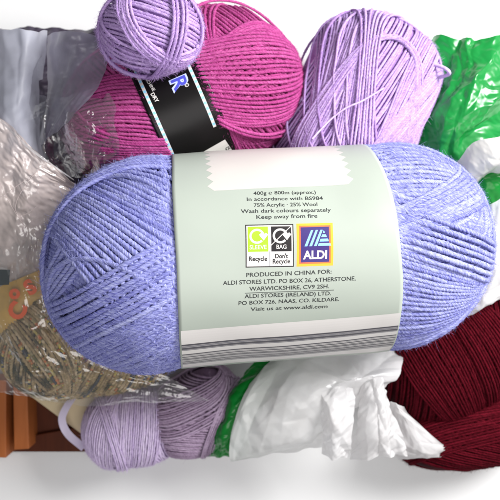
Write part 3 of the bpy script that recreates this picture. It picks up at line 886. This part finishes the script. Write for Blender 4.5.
pb_ = Ball(W(132, 428, -130), (.98, .1, 0), 43, 58, 3.6, 2.0)
simple_ball('yarn_ball', 'pale lilac yarn ball at the bottom below the tweed ball', pb_, M_pale, 1.15, [
    ([(88, 440), (100, 405), (112, 396)], [(112, 444), (116, 415), (122, 394)], 2.2),
    ([(120, 450), (122, 420), (124, 396)], [(158, 450), (160, 420), (158, 396)], 1.6),
    ([(96, 396), (104, 420), (112, 446)], [(104, 394), (112, 420), (120, 446)], 4.0, 5),
], fam=((.95, .1, .05),), fz=1200)
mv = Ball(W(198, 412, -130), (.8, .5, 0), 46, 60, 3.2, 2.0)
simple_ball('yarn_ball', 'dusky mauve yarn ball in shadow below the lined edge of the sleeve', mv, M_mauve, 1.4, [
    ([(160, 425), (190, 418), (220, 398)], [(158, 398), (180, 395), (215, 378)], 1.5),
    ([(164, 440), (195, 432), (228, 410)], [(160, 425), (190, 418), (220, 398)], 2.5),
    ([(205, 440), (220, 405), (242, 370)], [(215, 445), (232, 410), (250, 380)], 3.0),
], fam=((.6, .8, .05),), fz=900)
b1 = Ball(W(462, 344, -134), (.75, .6, 0), 72, 112, 3.0, 2.0)
simple_ball('yarn_ball', 'burgundy yarn ball in the lower right, partly under the blue ball', b1, M_burg, 1.6, [
    ([(392, 345), (402, 365), (420, 392)], [(440, 310), (462, 340), (480, 375)], 1.5),
    ([(440, 310), (462, 340), (480, 375)], [(480, 300), (500, 320), (520, 350)], 3.0),
], fam=((.75, -.62, .05), ), fz=2500)
b2 = Ball(W(474, 426, -132), (.97, .16, 0), 48, 96, 3.0, 2.0)
simple_ball('yarn_ball', 'burgundy yarn ball at the bottom right corner, beside the white bag handles', b2, M_burg, 1.6, [
    ([(400, 425), (420, 410), (450, 402)], [(420, 460), (450, 452), (500, 440)], 1.5),
], fam=((.4, .9, .05),), fz=1500)

# ================================================================== BAGS
M_green = bag_mat('green polythene', lin(10, 130, 50), trans=.25, rough=.3, col2=lin(22, 150, 70), spec=.9)
M_greend = bag_mat('deep green polythene', lin(8, 120, 40), trans=.25, rough=.24, col2=lin(12, 140, 50))
M_wbag = bag_mat('white polythene', lin(226, 223, 222), trans=.4, rough=.2, spec=.7, col2=lin(248, 248, 250), opacity=.93)
M_wbag2 = bag_mat('thin white polythene', lin(226, 216, 216), trans=.4, rough=.3, col2=lin(240, 234, 232))
M_film = film_mat('clear film', .0, .12, (.75, .72, .72, 1), rough=.14, bump=.35, gl=1.3)
M_film2 = film_mat('thin clear film', .0, .04, (.8, .78, .78, 1), rough=.14, bump=.5, gl=2.2)
M_haze = film_mat('milky film', .6, .95, lin(206, 208, 222), rough=.5, bump=.08, nscale=14, gl=.5)
M_hazed = film_mat('smoky film', .5, .9, lin(150, 148, 168), rough=.5, bump=.08, nscale=20, gl=.5)
M_rose = film_mat('beige milky film', .5, .97, lin(238, 222, 216), rough=.16, bump=.3, nscale=30, gl=1.2)
M_glint = film_mat('crease highlight film', .1, .8, (.85, .84, .86, 1), rough=.15, bump=.3, nscale=60)  # whitish colour stands in for the highlight along the crease
M_gap_shade = bag_mat('film darkened as gap shade', lin(84, 76, 92), trans=.1, rough=.4, col2=lin(48, 42, 56))  # dark colour stands in for the shade in gaps between the folds

# green bag, upper right
root = thing('plastic_bag', 'shiny crumpled green plastic bag in the upper right corner', 'bag', W(460, 100, -150))
sheet('bag_film', [[(418, 38, -130), (445, 36, -80), (475, 36, -60), (512, 38, -80), (540, 40, -120)],
                   [(408, 75, -128), (440, 75, -66), (470, 75, -42), (505, 78, -54), (540, 80, -110)],
                   [(398, 115, -124), (425, 115, -66), (455, 115, -36), (490, 112, -44), (540, 115, -100)],
                   [(390, 160, -124), (415, 158, -80), (445, 155, -50), (480, 145, -52), (530, 150, -100)],
                   [(390, 210, -130), (420, 210, -110), (450, 205, -90), (490, 190, -90), (530, 190, -120)]], [M_green], root,
      seed=21, res=1.2, scale=24, smooth=1, amp=8, octaves=4, ang=math.radians(-62), stretch=3.4, warp=.3, edge=2, fall=.4)
# white bag, right side with a green printed part
root = thing('plastic_bag', 'white plastic bag with a green patch at the right edge, behind the blue ball', 'bag', W(480, 220, -150))
sheet('bag_film', [[(440, 178, -60), (458, 160, -30), (474, 142, -14), (498, 137, -8), (530, 128, -20)],
                   [(446, 190, -58), (462, 180, -30), (482, 164, -14), (505, 158, -6), (535, 150, -20)],
                   [(452, 205, -70), (466, 192, -46), (484, 176, -38), (506, 172, -30), (535, 170, -40)]], [M_wbag2], root,
      seed=33, res=1.2, scale=20, amp=4.5, octaves=4, ang=-.6, stretch=3, warp=.22, smooth=0, edge=.6)
sheet('green_panel', [[(455, 185, -70), (470, 172, -56), (490, 158, -48), (530, 150, -50)],
                      [(465, 205, -70), (480, 190, -52), (500, 180, -46), (535, 176, -50)],
                      [(475, 225, -80), (490, 214, -64), (508, 206, -58), (540, 204, -60)]], [M_greend], root, seed=5, scale=30, amp=2, edge=1)
sheet('bag_front', [[(470, 225, -70), (490, 208, -42), (506, 196, -30), (545, 192, -40)],
                    [(455, 262, -70), (484, 256, -46), (505, 250, -34), (545, 246, -40)],
                    [(440, 310, -66), (470, 302, -50), (495, 289, -44), (545, 274, -46)],
                    [(436, 328, -72), (466, 318, -58), (498, 300, -52), (545, 280, -58)]], [M_wbag], root, seed=41, scale=34, amp=7, octaves=4, ang=.4, stretch=2, warp=.22, smooth=0, edge=.6)
# white carrier bag, bottom middle
root = thing('carrier_bag', 'crumpled white carrier bag with handles at the bottom middle', 'bag', W(310, 410, -150))
sheet('bag_film', [[(258, 374, -92), (290, 352, -104), (330, 345, -96), (365, 345, -90), (405, 348, -96)],
                   [(250, 391, -82), (284, 374, -78), (326, 372, -52), (362, 372, -48), (398, 372, -72)],
                   [(241, 418, -78), (272, 408, -62), (316, 396, -40), (356, 388, -44), (386, 385, -70)],
                   [(233, 446, -86), (262, 440, -70), (304, 432, -56), (336, 424, -66), (352, 412, -88)],
                   [(231, 452, -108), (259, 453, -94), (300, 451, -84), (330, 450, -94), (350, 449, -114)]], [M_wbag], root,
      seed=52, res=1.2, scale=46, amp=13, octaves=4, ang=math.radians(-50), stretch=2.2, warp=.25, smooth=0, edge=.6, fall=.36)
hf = lambda a: (lambda u, v: a * np.abs(np.mod(u * 2.3 + .12 * np.sin(v * 5), 1) - .5))
sheet('bag_handle', [[(324, 394, -44), (336, 386, -40), (352, 388, -52)], [(322, 415, -42), (336, 412, -34), (354, 412, -50)],
                     [(322, 440, -50), (336, 440, -42), (350, 440, -60)], [(321, 456, -68), (334, 458, -62), (349, 456, -80)]], [M_wbag], root,
      seed=61, res=1., scale=12, amp=5, octaves=3, ang=1.5, stretch=4.5, warp=.2, smooth=0, edge=.6)
sheet('bag_handle', [[(360, 388, -60), (372, 378, -46), (384, 382, -58)], [(362, 408, -62), (378, 404, -40), (394, 408, -58)],
                     [(356, 436, -72), (380, 436, -46), (404, 436, -66)], [(353, 456, -86), (380, 458, -62), (408, 456, -82)]], [M_wbag], root,
      seed=67, res=1., scale=15, amp=7, octaves=3, ang=1.5, stretch=4.5, warp=.2, smooth=0, edge=.6)
sheet('bag_side', [[(386, 402, -66), (394, 402, -62), (402, 408, -66)], [(390, 420, -74), (404, 418, -66), (420, 424, -72)],
                   [(396, 446, -84), (418, 444, -72), (444, 446, -80)], [(398, 458, -94), (424, 458, -86), (452, 456, -94)]], [M_wbag], root,
      seed=69, res=1., scale=20, amp=4, octaves=3, ang=1., stretch=3, warp=.2, smooth=0, edge=.5)
# green bag edge, bottom middle
root = thing('plastic_bag', 'green plastic bag showing as a strip beside the white carrier bag, bottom middle', 'bag', W(245, 400, -150))
sheet('bag_film', [[(268, 352, -112), (290, 350, -100), (312, 350, -108)],
                   [(246, 374, -104), (266, 372, -82), (292, 378, -98)],
                   [(226, 402, -98), (242, 402, -76), (264, 406, -96)],
                   [(214, 436, -100), (228, 436, -80), (250, 440, -100)],
                   [(209, 456, -122), (223, 458, -100), (246, 458, -116)]], [M_greend], root, seed=77, res=1., scale=16, amp=5, octaves=3, ang=-1.1, stretch=2.5, warp=.2, smooth=0, edge=.8)
# clear bag along the left
root = thing('clear_bag', 'crumpled clear plastic bag over the tweed ball along the left side', 'bag', W(50, 250, -170))
sheet('back_film', [[(-30, 30, -150), (20, 26, -140), (70, 28, -140), (125, 34, -150)],
                    [(-30, 110, -150), (20, 110, -130), (60, 110, -130), (100, 110, -150)],
                    [(-30, 200, -150), (20, 200, -130), (60, 200, -130), (110, 200, -150)],
                    [(-30, 300, -168), (20, 300, -168), (60, 300, -168), (110, 300, -168)]], [M_gap_shade], root, seed=81, scale=50, amp=8)
sheet('milky_fold', [[(-30, 32, -40), (0, 30, -20), (26, 30, -10), (46, 32, -50)],
                     [(-30, 90, -30), (0, 90, 0), (24, 92, 4), (40, 95, -50)],
                     [(-30, 140, -30), (0, 138, -6), (24, 140, -8), (42, 146, -44)],
                     [(-30, 200, -50), (0, 198, -34), (30, 196, -34), (56, 190, -54)]], [M_haze], root, seed=83, scale=24, smooth=5, amp=3.5, octaves=3, ang=1.5, stretch=4)
sheet('smoky_fold', [[(48, 34, -60), (66, 32, -4), (86, 34, 14), (108, 36, 8)],
                    [(48, 66, -60), (64, 66, -2), (82, 66, 20), (104, 70, 22)],
                    [(45, 100, -60), (56, 102, -8), (72, 98, 22), (94, 92, 30)],
                    [(38, 150, -60), (46, 142, -30), (56, 132, -8), (68, 122, 10)]], [M_hazed], root, seed=87, scale=20, smooth=4, amp=3.2, octaves=3, ang=-.9, stretch=3.)
def over(px, py, h):
    p = pink.hit(px, py); return pink.wor(p + pink.nrm(p) * h)
rows = []
for k_, py in enumerate((98, 112, 126, 142, 158, 172)):
    rows.append([W(26, py - 4, -44), W(44, py - 2, -30)] + [over(px + (k_ % 2) * 2, py, h_) for px, h_ in ((62, 9), (74, 9), (88, 8), (102, 7.5), (114 + k_ * 2, 7))])
sheet('front_film', rows, [M_film2], root, seed=91, scale=20, amp=3.6, octaves=4, edge=3, ang=-.7, stretch=1.6, raw=True, res=1.1, warp=.22, smooth=0)
sheet('beige_fold', [[(-30, 100, 4), (6, 124, 8), (34, 148, 6), (76, 182, -22)],
                    [(-30, 170, -8), (6, 176, -4), (34, 186, -8), (74, 196, -34)],
                    [(-30, 230, -30), (10, 232, -26), (34, 234, -28), (66, 238, -46)],
                    [(-30, 290, -60), (12, 288, -54), (34, 286, -54), (62, 282, -66)]], [M_rose], root, seed=14, scale=20, amp=4.5, octaves=4, ang=-.8, stretch=2, warp=.25, smooth=0)
sheet('front_film', [[(-30, 128, -20), (10, 130, -10), (36, 158, -20), (76, 184, -30)],
                     [(-30, 200, -40), (10, 200, -26), (36, 206, -24), (70, 210, -40)],
                     [(-30, 260, -44), (10, 262, -28), (36, 262, -26), (64, 264, -44)],
                     [(-30, 320, -40), (10, 318, -24), (50, 322, -22), (90, 330, -40)],
                     [(-30, 370, -60), (20, 366, -30), (80, 370, -24), (170, 378, -50)],
                     [(-30, 388, -60), (20, 395, -46), (80, 404, -44), (208, 400, -70)]], [M_film], root, seed=96, smooth=0, warp=.22, scale=30, amp=4, octaves=4, edge=2, ang=-.5, stretch=1.7)

ribbon('crease_glint', [(-10, 110, 6), (10, 130, 8), (28, 147, 8), (48, 162, 4), (74, 180, -20)], 2.4, M_glint, root, twist=1.3)  # pale strip laid on the fold edge as its bright highlight
# paper label of the tweed ball, dark swatch and lining under the film
root = thing('paper_label', 'tan paper label with orange lettering under the clear bag', 'label', W(24, 300, -60))
M_tan = paint('tan label', lin(205, 165, 85), rough=.5, var=.12, scale=80)
M_or = paint('orange lettering', lin(235, 92, 25), rough=.45)
lab = sheet('label_paper', [[(-10, 292, -48), (16, 280, -44), (44, 268, -52)], [(-4, 312, -44), (20, 302, -38), (46, 290, -48)], [(0, 334, -46), (24, 320, -42), (46, 304, -52)]],
            [M_tan], root, seed=3, scale=40, amp=1, edge=.6)
def flat_text(body, px, py, z, h, rot, bold=.04):
    q, f_ = text_mesh(body, bold)
    q = (q - (q.max(0) + q.min(0)) / 2) * (h / .7); c, s_ = math.cos(rot), math.sin(rot); b = W(px, py, z)
    V = np.stack([b[0] + q[:, 0] * c - q[:, 1] * s_, b[1] + q[:, 0] * s_ + q[:, 1] * c, np.full(len(q), b[2])], 1)
    obj('letter', mesh_np('letter', V, f_, [M_or], smooth=False), lab)
flat_text('C', 17, 311, -32, 17, math.radians(64), .05)
flat_text('o', 14.5, 294, -34, 14, math.radians(20), .05)
flat_text('S', 30, 287, -38, 15, math.radians(35), .05)
sw = sheet('paper_tag', [[(-10, 270, -30), (10, 270, -30)], [(-10, 286, -30), (9, 285, -30)]], [paint('slate print', lin(70, 76, 78), rough=.5)], None, seed=2, amp=.3, edge=.4)
tag(sw, 'small dark slate square at the left edge above the orange lettering', 'tag')
M_hair = yarn_mat('pale fibre', lin(140, 125, 125), lin(165, 150, 148), lin(185, 172, 170))
for pth, lb in (([(-6, 170, 6), (6, 196, 2), (16, 214, 2), (26, 228, 0)], 'pale loose fibre running down the clear bag at the left edge'),
                ([(44, 163, 0), (28, 182, 4), (17, 200, 4), (16, 212, 2), (24, 215, 0), (38, 206, -4)], 'pale hooked loose fibre on the clear bag left of the blue ball'),
                ([(-4, 200, 6), (14, 188, 6), (34, 174, 2)], 'short straight loose fibre crossing the clear bag')):
    tag(thread('loose_fibre', pth, .24, M_hair), lb, 'fibre', 'loose fibres on the clear bag')

# ================================================================== WOODEN BOX, BOTTOM LEFT
M_wood = wood_mat('orange brown wood', lin(150, 82, 40), lin(190, 112, 62))
M_wood_shade = wood_mat('red brown wood in shade', lin(66, 26, 10), lin(98, 46, 22))  # darkened to put the shade inside the box into the colour
M_cream = paint('cream board', lin(214, 196, 160), rough=.5, var=.04, scale=20)
root = thing('wooden_box', 'brown wooden box under the clear bag in the bottom left corner', 'box', W(40, 430, -185))
board('side_panel', [(-30, 380, -140), (6, 380, -140), (6, 458, -140), (-30, 456, -140)], 45, M_wood, root)
board('post', [(13, 384, -146), (27, 384, -146), (29, 449, -146), (14, 450, -146)], 40, M_wood, root)
board('rail', [(29.5, 436, -174), (86, 426, -174), (86, 452, -174), (29.5, 452, -174)], 7, M_wood_shade, root)
board('base_panel', [(-30, 384, -182), (100, 384, -182), (100, 452, -182), (-30, 452, -182)], 5, M_wood_shade, root)
cb = board('cream_board', [(14, 384, -146), (112, 380, -146), (112, 456, -146), (92, 442, -146)], 4, M_cream, None, bev=.8)
tag(cb, 'cream board lying slantwise over the wooden box', 'board')
M_rib = paint('lilac white ribbon', lin(214, 204, 228), rough=.4)
tag(ribbon('ribbon', [(74, 396, -132), (66, 408, -128), (62, 420, -128), (68, 434, -130), (84, 448, -134)], 9, M_rib, twist=.5), 'narrow lilac white ribbon hanging over the cream board', 'ribbon')
